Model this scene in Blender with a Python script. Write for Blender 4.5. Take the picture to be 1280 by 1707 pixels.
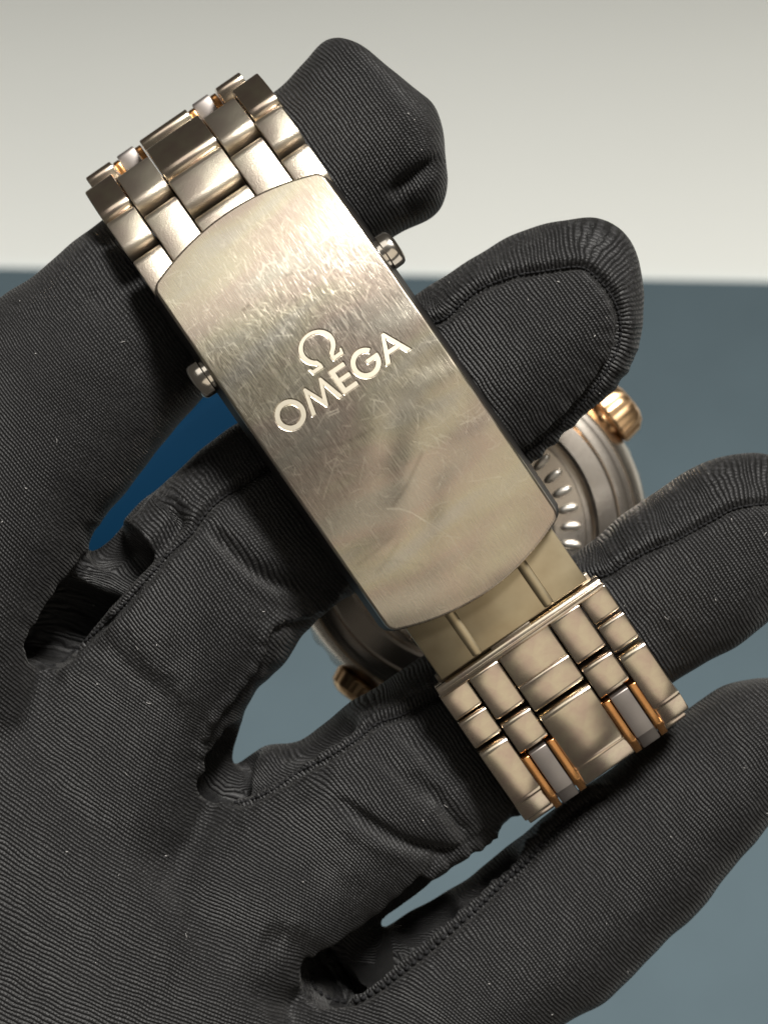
import bpy, bmesh, math, random
import numpy as np
from mathutils import Vector, Matrix
from mathutils.bvhtree import BVHTree

random.seed(7)
rng = np.random.default_rng(11)
for o in list(bpy.data.objects):
    bpy.data.objects.remove(o, do_unlink=True)
SC = bpy.context.scene
COL = SC.collection

# ------------------------------------------------------------------ scale
# Everything is worked out in millimetres and stored in metres.
# z = 0 is the top of the clasp; the camera stands 220 mm above it.
S = 0.001
PPM = 17.3            # photograph pixels per millimetre at the clasp
CAMD = 220.0
CX, CY = 640.0, 853.5
def W(px, py, z=0.0):
    k = (CAMD - z) / CAMD / PPM
    return np.array([(px - CX) * k, (CY - py) * k, z])

# ------------------------------------------------------------------ camera
cam_d = bpy.data.cameras.new('camera')
cam = bpy.data.objects.new('camera', cam_d)
COL.objects.link(cam)
cam.location = (0, 0, CAMD * S)
cam_d.sensor_fit = 'VERTICAL'
cam_d.sensor_height = 36.0
cam_d.sensor_width = 27.0
cam_d.lens = 18.0 / (1707 / 2 / PPM / CAMD)
cam_d.clip_start = 0.005
cam_d.clip_end = 20.0
cam_d.dof.use_dof = True
cam_d.dof.focus_distance = (CAMD + 3.0) * S
cam_d.dof.aperture_fstop = 36.0
SC.camera = cam

# ------------------------------------------------------------------ light
SC.view_settings.view_transform = 'Standard'
SC.view_settings.look = 'None'
SC.view_settings.gamma = 1.0
SC.view_settings.exposure = 0.0
world = bpy.data.worlds.new('World')
SC.world = world
world.use_nodes = True
bg = world.node_tree.nodes['Background']
bg.inputs[0].default_value = (1.0, 0.92, 0.80, 1)
bg.inputs[1].default_value = 0.06

def area(name, loc, target, size, power, color, size_y=None):
    d = bpy.data.lights.new(name, 'AREA')
    d.energy = power
    d.color = color
    d.size = size
    if size_y:
        d.shape = 'RECTANGLE'; d.size_y = size_y
    o = bpy.data.objects.new(name, d)
    COL.objects.link(o)
    o.location = loc
    v = Vector(target) - Vector(loc)
    o.rotation_euler = v.to_track_quat('-Z', 'Y').to_euler()
    return o
LDIR = Vector((0.20, 0.66, 0.72)).normalized()
area('window_light', LDIR * 4.0, (0, 0, -0.1), 0.85, 365.0, (1.0, 0.972, 0.915))
area('room_fill_light', (-0.36, 0.62, 0.80), (0, 0, -0.02), 0.55, 1.0, (1.0, 0.95, 0.86))
area('link_fill_light', (0.30, -0.20, 0.80), (0.01, -0.02, -0.01), 0.60, 0.78, (1.0, 0.89, 0.72))  # unseen fill, added to brighten the lower links
area('low_fill_light', (0.60, -0.42, 0.18), (0.01, -0.02, -0.01), 0.50, 0.6, (1.0, 0.93, 0.82))

# ------------------------------------------------------------------ materials
def new_mat(name):
    m = bpy.data.materials.new(name)
    m.use_nodes = True
    nt = m.node_tree
    b = nt.nodes['Principled BSDF']
    return m, nt, b
def N(nt, typ, **kw):
    n = nt.nodes.new(typ)
    for k, v in kw.items():
        setattr(n, k, v)
    return n
def mathn(nt, op, a, b=None, c=None):
    n = nt.nodes.new('ShaderNodeMath'); n.operation = op
    for i, x in enumerate((a, b, c)):
        if x is None: continue
        if isinstance(x, (int, float)): n.inputs[i].default_value = x
        else: nt.links.new(x, n.inputs[i])
    return n.outputs[0]
def mixc(nt, fac, a, b, blend='MIX'):
    n = nt.nodes.new('ShaderNodeMix'); n.data_type = 'RGBA'; n.blend_type = blend
    for sock, x in ((n.inputs[0], fac), (n.inputs[6], a), (n.inputs[7], b)):
        if isinstance(x, (int, float)): sock.default_value = x
        elif isinstance(x, tuple): sock.default_value = (*x, 1) if len(x) == 3 else x
        else: nt.links.new(x, sock)
    return n.outputs[2]
def objcoord(nt, scale=(1, 1, 1), rot=(0, 0, 0)):
    tc = N(nt, 'ShaderNodeTexCoord')
    mp = N(nt, 'ShaderNodeMapping')
    mp.inputs['Scale'].default_value = [s * 1000 for s in scale]
    mp.inputs['Rotation'].default_value = rot
    nt.links.new(tc.outputs['Object'], mp.inputs[0])
    return mp.outputs[0]
def noise(nt, vec, scale, detail=2.0, rough=0.5):
    n = N(nt, 'ShaderNodeTexNoise')
    n.inputs['Scale'].default_value = scale
    n.inputs['Detail'].default_value = detail
    n.inputs['Roughness'].default_value = rough
    nt.links.new(vec, n.inputs['Vector'])
    return n.outputs['Fac']
def ramp(nt, fac, p0, p1, c0=(0, 0, 0), c1=(1, 1, 1)):
    r = N(nt, 'ShaderNodeValToRGB')
    r.color_ramp.elements[0].position = p0
    r.color_ramp.elements[1].position = p1
    r.color_ramp.elements[0].color = (*c0, 1)
    r.color_ramp.elements[1].color = (*c1, 1)
    nt.links.new(fac, r.inputs[0])
    return r.outputs[0]

def metal(name, base, tint, rough, grain=0.004, grain_scale=5.0, brush=None, aniso=0.0, wear=False, blotch=0.25):
    m, nt, b = new_mat(name)
    b.inputs['Metallic'].default_value = 1.0
    oc = objcoord(nt)
    big = noise(nt, oc, blotch, 3.0)
    col = mixc(nt, ramp(nt, big, 0.38, 0.64), base, tint)
    if brush:
        fine = noise(nt, objcoord(nt, brush), 1.0, 3.0, 0.65)
    else:
        fine = noise(nt, oc, grain_scale, 3.0, 0.7)
    col = mixc(nt, mathn(nt, 'MULTIPLY', fine, 0.35 if brush else 0.12), col, tuple(c * 0.55 for c in base))
    r = mathn(nt, 'ADD', mathn(nt, 'MULTIPLY', fine, 0.22 if brush else 0.05), rough - (0.11 if brush else 0.025))
    h = fine
    if wear:
        film = noise(nt, objcoord(nt, (0.16, 0.05, 0.1)), 1.0, 2.0)
        cr = N(nt, 'ShaderNodeValToRGB')
        for i, (p_, c_) in enumerate(((0.32, (0.66, 0.66, 0.62)), (0.44, (0.68, 0.63, 0.46)), (0.54, (0.62, 0.50, 0.42)), (0.66, (0.55, 0.52, 0.45)))):
            e_ = cr.color_ramp.elements[i] if i < 2 else cr.color_ramp.elements.new(p_)
            e_.position = p_; e_.color = (*c_, 1)
        nt.links.new(film, cr.inputs[0])
        col = mixc(nt, 0.5, col, cr.outputs[0])
        hair = None
        for ang, thr in ((0.5, 0.66), (1.25, 0.67), (-0.6, 0.66), (2.2, 0.68), (0.05, 0.63)):
            f_ = ramp(nt, noise(nt, objcoord(nt, (0.45, 11.0, 1.0), (0, 0, ang)), 1.0, 2.0, 0.6), thr, thr + 0.06)
            hair = f_ if hair is None else mathn(nt, 'MAXIMUM', hair, f_)
        col = mixc(nt, mathn(nt, 'MULTIPLY', hair, 0.28), col, (0.90, 0.85, 0.74))
        h = mathn(nt, 'SUBTRACT', fine, mathn(nt, 'MULTIPLY', hair, 0.5))
        at = N(nt, 'ShaderNodeAttribute', attribute_name='scratch')
        sc = at.outputs['Fac']
        at2 = N(nt, 'ShaderNodeAttribute', attribute_name='stain_shade')
        col = mixc(nt, mathn(nt, 'MULTIPLY', sc, 0.75), col, (0.86, 0.80, 0.66))
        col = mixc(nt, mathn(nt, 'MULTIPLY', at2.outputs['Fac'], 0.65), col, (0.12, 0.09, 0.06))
        r = mathn(nt, 'ADD', r, mathn(nt, 'MULTIPLY', sc, 0.15))
    nt.links.new(col, b.inputs['Base Color'])
    nt.links.new(r, b.inputs['Roughness'])
    if aniso:
        b.inputs['Anisotropic'].default_value = aniso
        tg = N(nt, 'ShaderNodeCombineXYZ')
        vt = N(nt, 'ShaderNodeVectorTransform', vector_type='VECTOR', convert_from='OBJECT', convert_to='WORLD')
        vt.inputs[0].default_value = (0, 1, 0)
        nt.links.new(vt.outputs[0], b.inputs['Tangent'])
    if grain <= 0: return m
    bp = N(nt, 'ShaderNodeBump')
    bp.inputs['Strength'].default_value = 1.0
    bp.inputs['Distance'].default_value = grain * S
    nt.links.new(h, bp.inputs['Height'])
    nt.links.new(bp.outputs[0], b.inputs['Normal'])
    return m

def simple(name, base, rough, var=0.12, scale=0.2, spec=0.3, bump=0.02):
    m, nt, b = new_mat(name)
    oc = objcoord(nt)
    n1 = noise(nt, oc, scale, 4.0)
    col = mixc(nt, n1, tuple(c * (1 - var) for c in base), tuple(c * (1 + var) for c in base))
    nt.links.new(col, b.inputs['Base Color'])
    b.inputs['Roughness'].default_value = rough
    b.inputs['Specular IOR Level'].default_value = spec
    bp = N(nt, 'ShaderNodeBump')
    bp.inputs['Distance'].default_value = bump * S
    bp.inputs['Strength'].default_value = 0.6
    nt.links.new(noise(nt, oc, scale * 12, 3.0), bp.inputs['Height'])
    nt.links.new(bp.outputs[0], b.inputs['Normal'])
    return m
M = {}
M['clasp'] = metal('brushed_clasp_steel', (0.60, 0.54, 0.44), (0.50, 0.42, 0.35), 0.27, 0.004,
                   brush=(0.5, 15.0, 1.0), aniso=0.2, wear=True, blotch=0.11)
M['letter'] = metal('engraved_letter_steel', (0.88, 0.81, 0.67), (0.85, 0.78, 0.64), 0.42, 0.003, 9.0)
M['satin'] = metal('satin_link_steel', (0.70, 0.64, 0.52), (0.62, 0.53, 0.45), 0.36, 0.035, 8.0, aniso=0.2)
M['worn'] = metal('worn_link_steel', (0.76, 0.67, 0.52), (0.68, 0.55, 0.46), 0.22, 0.0, 3.0, blotch=0.5, aniso=0.3)
M['blade'] = metal('folding_blade_steel', (0.50, 0.42, 0.28), (0.42, 0.34, 0.22), 0.30, 0.0, 4.0)
M['polish'] = metal('polished_case_steel', (0.66, 0.60, 0.53), (0.60, 0.53, 0.46), 0.26, 0.003, 2.0)
M['chrome'] = metal('polished_pusher_steel', (0.80, 0.75, 0.68), (0.76, 0.70, 0.62), 0.16, 0.002, 2.0)
M['stud'] = metal('frosted_case_steel', (0.74, 0.70, 0.64), (0.70, 0.66, 0.60), 0.40, 0.003, 2.0)
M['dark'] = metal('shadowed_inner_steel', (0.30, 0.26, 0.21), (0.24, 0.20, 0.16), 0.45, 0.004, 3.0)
M['side'] = simple('shaded_clasp_side', (0.022, 0.019, 0.017), 0.5, 0.3, 1.0)  # near-black colour stands in for the wall's shade and dark reflections
M['gold'] = metal('rose_gold', (0.80, 0.42, 0.17), (0.72, 0.33, 0.12), 0.25, 0.004, 3.0)
M['gold_pale'] = metal('pale_gold', (0.82, 0.55, 0.31), (0.76, 0.45, 0.24), 0.32, 0.003, 3.0)
M['insert'] = metal('grey_titanium_insert', (0.34, 0.31, 0.29), (0.30, 0.27, 0.26), 0.5, 0.003, 6.0)

def fabric():
    m, nt, b = new_mat('black_rib_knit')
    t = N(nt, 'ShaderNodeAttribute', attribute_name='rib_t').outputs['Fac']
    s = N(nt, 'ShaderNodeAttribute', attribute_name='rib_s').outputs['Fac']
    oc = objcoord(nt)
    wob = noise(nt, oc, 0.35, 1.0)
    wob2 = noise(nt, oc, 2.5, 2.0)
    tt = mathn(nt, 'ADD', t, mathn(nt, 'MULTIPLY', wob, 0.5))
    tt = mathn(nt, 'ADD', tt, mathn(nt, 'MULTIPLY', wob2, 0.07))
    row = mathn(nt, 'DIVIDE', tt, 0.385)
    fr = mathn(nt, 'FLOOR', row)
    odd = mathn(nt, 'MODULO', fr, 2.0)
    rib = mathn(nt, 'ABSOLUTE', mathn(nt, 'SINE', mathn(nt, 'MULTIPLY', row, math.pi)))
    sn = noise(nt, oc, 3.0, 1.0)
    ss = mathn(nt, 'ADD', mathn(nt, 'DIVIDE', s, 0.34), mathn(nt, 'MULTIPLY', odd, 0.5))
    ss = mathn(nt, 'ADD', ss, mathn(nt, 'MULTIPLY', sn, 0.8))
    st = mathn(nt, 'ABSOLUTE', mathn(nt, 'SINE', mathn(nt, 'MULTIPLY', ss, math.pi)))
    h = mathn(nt, 'MULTIPLY', rib, mathn(nt, 'ADD', mathn(nt, 'MULTIPLY', st, 0.34), 0.66))
    cell = N(nt, 'ShaderNodeCombineXYZ')
    nt.links.new(fr, cell.inputs[0]); nt.links.new(mathn(nt, 'FLOOR', ss), cell.inputs[1])
    wn = N(nt, 'ShaderNodeTexWhiteNoise', noise_dimensions='2D')
    nt.links.new(cell.outputs[0], wn.inputs['Vector'])
    rnd = wn.outputs['Value']
    fz = noise(nt, oc, 7.0, 3.0, 0.75)
    h2 = mathn(nt, 'ADD', h, mathn(nt, 'MULTIPLY', fz, 0.35))
    h2 = mathn(nt, 'MULTIPLY', h2, mathn(nt, 'ADD', mathn(nt, 'MULTIPLY', rnd, 0.34), 0.80))
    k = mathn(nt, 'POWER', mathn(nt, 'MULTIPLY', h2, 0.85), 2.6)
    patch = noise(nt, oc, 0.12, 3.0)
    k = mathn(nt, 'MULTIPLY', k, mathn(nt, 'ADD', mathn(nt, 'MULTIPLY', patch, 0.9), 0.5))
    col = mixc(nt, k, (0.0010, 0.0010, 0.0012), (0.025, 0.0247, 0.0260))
    spk = noise(nt, oc, 5.5, 2.0, 0.8)
    col = mixc(nt, mathn(nt, 'MULTIPLY', ramp(nt, spk, 0.68, 0.80), 0.55), col, (0.12, 0.118, 0.116))
    nt.links.new(col, b.inputs['Base Color'])
    b.inputs['Roughness'].default_value = 0.52
    b.inputs['Specular IOR Level'].default_value = 0.38
    b.inputs['Sheen Weight'].default_value = 0.06
    b.inputs['Sheen Roughness'].default_value = 0.45
    b.inputs['Sheen Tint'].default_value = (0.9, 0.88, 0.85, 1)
    bp = N(nt, 'ShaderNodeBump')
    bp.inputs['Strength'].default_value = 0.9
    bp.inputs['Distance'].default_value = 0.17 * S
    nt.links.new(h2, bp.inputs['Height'])
    nt.links.new(bp.outputs[0], b.inputs['Normal'])
    return m
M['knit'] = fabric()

M['white'] = simple('white_card', (0.78, 0.80, 0.775), 0.8, 0.015, 0.02)
M['mat'] = simple('slate_blue_mat', (0.080, 0.115, 0.136), 0.75, 0.10, 0.05)
M['blue'] = simple('deep_blue_plastic', (0.0003, 0.018, 0.046), 0.7, 0.10, 0.03, spec=0.08)
M['thread'] = simple('black_thread', (0.006, 0.006, 0.007), 0.8, 0.2, 2.0)
M['lint'] = simple('pale_lint', (0.32, 0.31, 0.30), 0.9, 0.1, 2.0)

# ------------------------------------------------------------------ helpers
def mesh_obj(name, verts, faces, mat, parent=None, matrix=None, smooth=True, sharp=None):
    me = bpy.data.meshes.new(name)
    me.from_pydata([tuple(float(c) * S for c in v) for v in verts], [], [tuple(int(i) for i in f) for f in faces])
    me.materials.append(mat)
    bm = bmesh.new(); bm.from_mesh(me)
    bmesh.ops.recalc_face_normals(bm, faces=bm.faces)
    bm.to_mesh(me); bm.free()
    if smooth:
        me.polygons.foreach_set('use_smooth', [True] * len(me.polygons))
        if sharp: me.set_sharp_from_angle(angle=math.radians(sharp))
    o = bpy.data.objects.new(name, me)
    COL.objects.link(o)
    if parent: o.parent = parent
    if matrix is not None: o.matrix_local = matrix
    return o
def tag(o, label=None, cat=None, group=None, kind=None):
    if label: o['label'] = label
    if cat: o['category'] = cat
    if group: o['group'] = group
    if kind: o['kind'] = kind
    return o

def lathe(profile, seg=96, closed=False):
    """profile: list of (r, z); revolve about z."""
    vs, fs = [], []
    n = len(profile)
    for k in range(seg):
        a = 2 * math.pi * k / seg
        for r, z in profile:
            vs.append((r * math.cos(a), r * math.sin(a), z))
    for k in range(seg):
        k2 = (k + 1) % seg
        for i in range(n - 1):
            fs.append((k * n + i, k2 * n + i, k2 * n + i + 1, k * n + i + 1))
        if closed:
            fs.append((k * n + n - 1, k2 * n + n - 1, k2 * n, k * n))
    return vs, fs

# ------------------------------------------------------------------ setting
TZ = -400.0           # the table, 400 mm below the clasp
def shade_curve_z(y):  # rise added so backdrop and mat darken towards the far side
    """table flat near, curving up at the far side to shade off the tones"""
    y0, R = -110.0, 370.0
    y = np.asarray(y, float)
    d = np.clip(y - y0, 0, 300)
    return TZ + (R - np.sqrt(np.maximum(R * R - d * d, 1.0)))
def sheet(name, x0, x1, y0, y1, ny, dz, mat, rot=0.0, thick=0.0, nx=8):
    xs = np.linspace(x0, x1, nx); ys = np.linspace(y0, y1, ny)
    vs, fs = [], []
    ca, sa = math.cos(rot), math.sin(rot)
    for layer in ((0, 1) if thick else (0,)):
        for y in ys:
            for x in xs:
                X = ca * x - sa * y; Y = sa * x + ca * y
                vs.append((X, Y, float(shade_curve_z(Y)) + dz - layer * thick))
    n1 = nx * ny
    for layer in ((0, 1) if thick else (0,)):
        for j in range(ny - 1):
            for i in range(nx - 1):
                a = layer * n1 + j * nx + i
                fs.append((a, a + 1, a + nx + 1, a + nx))
    if thick:
        for i in range(nx - 1):
            for j in (0, ny - 1):
                a = j * nx + i; fs.append((a, a + 1, a + 1 + n1, a + n1))
        for j in range(ny - 1):
            for i in (0, nx - 1):
                a = j * nx + i; fs.append((a, a + nx, a + nx + n1, a + n1))
    return mesh_obj(name, vs, fs, mat, sharp=40)
tag(sheet('backdrop', -420, 420, -420, 189, 60, 0, M['white']), kind='structure')
tag(sheet('desk_mat', -330, 330, -400, 60.0, 60, 1.6, M['mat'], rot=math.radians(-1.0), thick=1.4),
    'slate blue desk mat lying on the white backdrop behind the hand', 'desk mat')

# ------------------------------------------------------------------ watch frame
UX = np.array([0.568, -0.823, 0.0]); VX = np.array([0.823, 0.568, 0.0])
UX /= np.linalg.norm(UX); VX /= np.linalg.norm(VX)
UPX = np.array([0.568, 0.823]); VPX = np.array([0.823, -0.568])
C0 = W(596, 672, 0.0)
watch = bpy.data.objects.new('wristwatch', None)
COL.objects.link(watch)
watch.empty_display_size = 0.01
TILT = math.radians(2.0)
mw = Matrix(((UX[0], VX[0], 0, C0[0] * S), (UX[1], VX[1], 0, C0[1] * S), (0, 0, 1, 0), (0, 0, 0, 1)))
watch.matrix_world = mw
tag(watch, 'two tone steel and rose gold wristwatch hung over gloved fingers with its engraved clasp outward', 'wristwatch')

def local_of(upx, vpx, z):
    """photo offsets along / across the bracelet + depth -> local mm"""
    p = np.array([596, 672]) + upx * UPX + vpx * VPX
    P = W(p[0], p[1], z) - C0
    return float(P @ UX), float(P @ VX)
PATH_U = [-600, -570, -554, -530, -490, -450, -411, -380, -346, 0, 346, 470, 540, 600, 660, 707, 742, 755]
PATH_Z = [-24., -14.8, -12.0, -9.6, -7.4, -5.9, -4.9, -4.4, -3.9, -1.5, -4.6, -5.2, -5.7, -6.1, -6.7, -7.4, -10.2, -14.0]
def pz(u): return float(np.interp(u, PATH_U, PATH_Z))

# ---------------- bracelet link pieces
def link_mesh(L, Wd, T, r, dome=0.0, b=0.18, seg=5):
    """rounded slab: length L (x), width Wd (y), thickness T, top at z=0"""
    prof = []
    r = min(r, T * 0.49, L * 0.45)
    def arc(cx, cz, a0, a1):
        for i in range(seg + 1):
            a = a0 + (a1 - a0) * i / seg
            prof.append((cx + r * math.cos(a), cz + r * math.sin(a)))
    arc(-L / 2 + r, -T + r, 1.5 * math.pi, math.pi)
    arc(-L / 2 + r, -r, math.pi, 0.5 * math.pi)
    for i in range(1, 4):
        f = i / 4; x = -L / 2 + r + (L - 2 * r) * f
        prof.append((x, dome * (1 - (2 * f - 1) ** 2)))
    arc(L / 2 - r, -r, 0.5 * math.pi, 0)
    arc(L / 2 - r, -T + r, 0, -0.5 * math.pi)
    n = len(prof)
    vs, fs = [], []
    for y, ins in ((-Wd / 2, b), (-Wd / 2 + b * 0.3, b * 0.3), (-Wd / 2 + b, 0), (Wd / 2 - b, 0), (Wd / 2 - b * 0.3, b * 0.3), (Wd / 2, b)):
        for x, z in prof:
            fx = (L / 2 - ins) / (L / 2); fz = (T / 2 - ins) / (T / 2)
            vs.append((x * fx, y, -T / 2 + (z + T / 2) * fz))
    for k in range(5):
        for i in range(n):
            j = (i + 1) % n
            fs.append((k * n + i, k * n + j, (k + 1) * n + j, (k + 1) * n + i))
    fs.append(tuple(range(n))); fs.append(tuple(range(5 * n, 6 * n)))
    return vs, fs
def place_uz(P0, P1, v):
    a = np.array([P1[0] - P0[0], P1[1] - P0[1]]); L = np.linalg.norm(a); a /= L
    mid = ((P0[0] + P1[0]) / 2, (P0[1] + P1[1]) / 2)
    m = Matrix(((a[0], 0, -a[1], mid[0] * S), (0, 1, 0, v * S), (a[1], 0, a[0], mid[1] * S), (0, 0, 0, 1)))
    return L, m
def piece(name, u0, u1, v0, v1, mat, T=2.6, r=0.9, dome=0.05, z0=None, z1=None, dz=0.0, parent=None, gap=0.09, b=0.16):
    za = (pz(u0) if z0 is None else z0) + dz
    zb = (pz(u1) if z1 is None else z1) + dz
    ua, _ = local_of(u0, 0, za); ub, _ = local_of(u1, 0, zb)
    zm = (za + zb) / 2; um = (u0 + u1) / 2
    _, va = local_of(um, v0, zm); _, vb = local_of(um, v1, zm)
    L, m = place_uz((ua, za), (ub, zb), (va + vb) / 2)
    jit = Matrix.Rotation(random.uniform(-0.012, 0.012), 4, 'Y') @ Matrix.Rotation(random.uniform(-0.012, 0.012), 4, 'X')
    vs, fs = link_mesh(L, abs(vb - va) - 2 * gap, T, r, dome, b)
    return mesh_obj(name, vs, fs, mat, parent or watch, m @ jit, sharp=30)

CT = [-177, -119, -52, 57, 123, 179]      # column edges above the clasp
CB = [-168, -111, -51, 52, 114, 168]      # column edges below it
def gold_trim(u0, u1, v0, v1, T=2.4, r=0.16, dz=-0.05, z0=None, z1=None):
    w = 14
    base = piece('intermediate_link', u0, u1, v0 + w, v1 - w, M['insert'], T=T, r=r, dome=0.0, dz=dz - 0.06, z0=z0, z1=z1)
    tag(base, 'grey insert link between rose gold bars')
    for a, c in ((v0, v0 + w), (v1 - w, v1)):
        piece('gold_bar', u0, u1, a, c, M['gold'], T=T, r=r, dome=0.0, dz=dz, gap=0.03, b=0.07, z0=z0, z1=z1)

# above the clasp: outer and centre pieces in step, intermediate ones offset
for (u0, u1) in ((-411, -335), (-490, -425), (-556, -497)):
    for c in (0, 2, 4):
        piece('bracelet_link', u0, u1, CT[c], CT[c + 1], M['satin'] if u0 > -520 else M['worn'], T=2.7, r=1.0 if u0 > -520 else 1.3, dome=0.05 if u0 > -520 else 0.2)
for (u0, u1) in ((-463, -345), (-543, -482)):
    for c in (1, 3):
        piece('bracelet_link', u0, u1, CT[c], CT[c + 1], M['satin'], T=2.7, r=1.0, dz=0.12)
# below the clasp: end link, two short rows, one long row that bends away
piece('end_link', 464, 488, -166, 166, M['worn'], T=2.6, r=0.65, z0=-5.1, z1=-5.2)
for c in (0, 4):
    piece('bracelet_link', 480, 531, CB[c], CB[c + 1], M['worn'], r=0.35, dz=-0.25)
    piece('bracelet_link', 535, 588, CB[c], CB[c + 1], M['worn'], r=0.45)
    piece('bracelet_link', 596, 708, CB[c], CB[c + 1], M['worn'], r=0.75)
    piece('bracelet_link', 700, 736, CB[c], CB[c + 1], M['worn'], r=0.5, z0=-7.6, z1=-9.4)
for c in (1, 3):
    piece('bracelet_link', 482, 569, CB[c], CB[c + 1], M['worn'], r=0.45, dz=-0.1)
    piece('bracelet_link', 577, 639, CB[c], CB[c + 1], M['worn'], r=0.6)
    gold_trim(645, 726, CB[c] - 2, CB[c + 1] + 2, z1=-7.75)
    gold_trim(724, 745, CB[c] - 2, CB[c + 1] + 2, z0=-7.9, z1=-9.7)
piece('bracelet_link', 480, 546, CB[2], CB[3], M['worn'], r=0.35, dz=-0.25)
piece('bracelet_link', 541, 594, CB[2], CB[3], M['worn'], r=0.5)
piece('bracelet_link', 604, 716, CB[2], CB[3], M['worn'], r=0.75)
piece('bracelet_link', 708, 744, CB[2], CB[3], M['worn'], r=0.5, z0=-7.8, z1=-9.6)

# hidden runs of the bracelet down to the watch head
def run(points, n, flip):
    pts = np.array(points, float)
    d = np.r_[0, np.cumsum(np.linalg.norm(np.diff(pts, axis=0), axis=1))]
    def at(s): return (np.interp(s, d, pts[:, 0]), np.interp(s, d, pts[:, 1]))
    pitch = d[-1] / n
    cols = [-9.7, -6.5, -3.0, 3.0, 6.5, 9.7]
    for k in range(n):
        for c in range(5):
            off = 0.45 * pitch if c in (1, 3) else 0
            s0 = k * pitch + off; s1 = min(s0 + pitch * 0.88, d[-1] + 0.1)
            if s1 - s0 < 1.0: continue
            P0, P1 = at(s0), at(s1)
            if flip: P0, P1 = P1, P0
            L, m = place_uz(P0, P1, (cols[c] + cols[c + 1]) / 2)
            if c in (1, 3):
                w = 0.75
                vs, fs = link_mesh(L, cols[c + 1] - cols[c] - 2 * w, 2.4, 0.6, 0, 0.1)
                mesh_obj('intermediate_link', vs, fs, M['insert'], watch, m, sharp=30)
                for sgn in (-1, 1):
                    m2 = m @ Matrix.Translation((0, sgn * ((cols[c + 1] - cols[c]) / 2 - w / 2) * S, -0.35 * S))
                    vs, fs = link_mesh(L, w - 0.06, 2.4, 0.6, 0, 0.1)
                    mesh_obj('gold_bar', vs, fs, M['gold'], watch, m2, sharp=30)
            else:
                vs, fs = link_mesh(L, cols[c + 1] - cols[c] - 0.18, 2.6, 0.8, 0.04, 0.14)
                mesh_obj('bracelet_link', vs, fs, M['worn'], watch, m, sharp=30)
uu, _ = local_of(-566, 0, -14.6)
CASE_U, CASE_V, CASE_Z = 17.5, 2.4, -36.0
run([(uu, -14.4), (uu - 1.0, -19), (uu - 0.6, -25), (uu + 3, -31), (uu + 10, -36.5), (CASE_U - 24.5, -41.5)], 7, True)
ul, _ = local_of(742, 0, -10.4)
run([(ul, -10.6), (ul + 0.3, -16), (ul + 0.2, -22), (ul - 0.4, -30), (ul - 1.5, -38), (CASE_U + 25.5, -41.5)], 6, False)

# ---------------- folding blade
def blade():
    z = -5.0
    b = piece('folding_blade', 330, 460, -149, 149, M['blade'], T=1.0, r=0.12, dome=0.0, z0=-4.7, z1=-4.9)
    for vv in (-73, 72):
        p = piece('blade_rib', 335, 460, vv - 10, vv + 10, M['blade'], T=0.9, r=0.2, dome=0.0, z0=-4.50, z1=-4.72, gap=0.0, b=0.3)
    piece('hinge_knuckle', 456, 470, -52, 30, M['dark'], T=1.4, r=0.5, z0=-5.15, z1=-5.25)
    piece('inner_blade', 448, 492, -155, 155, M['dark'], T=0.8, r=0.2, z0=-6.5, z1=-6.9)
blade()

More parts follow.
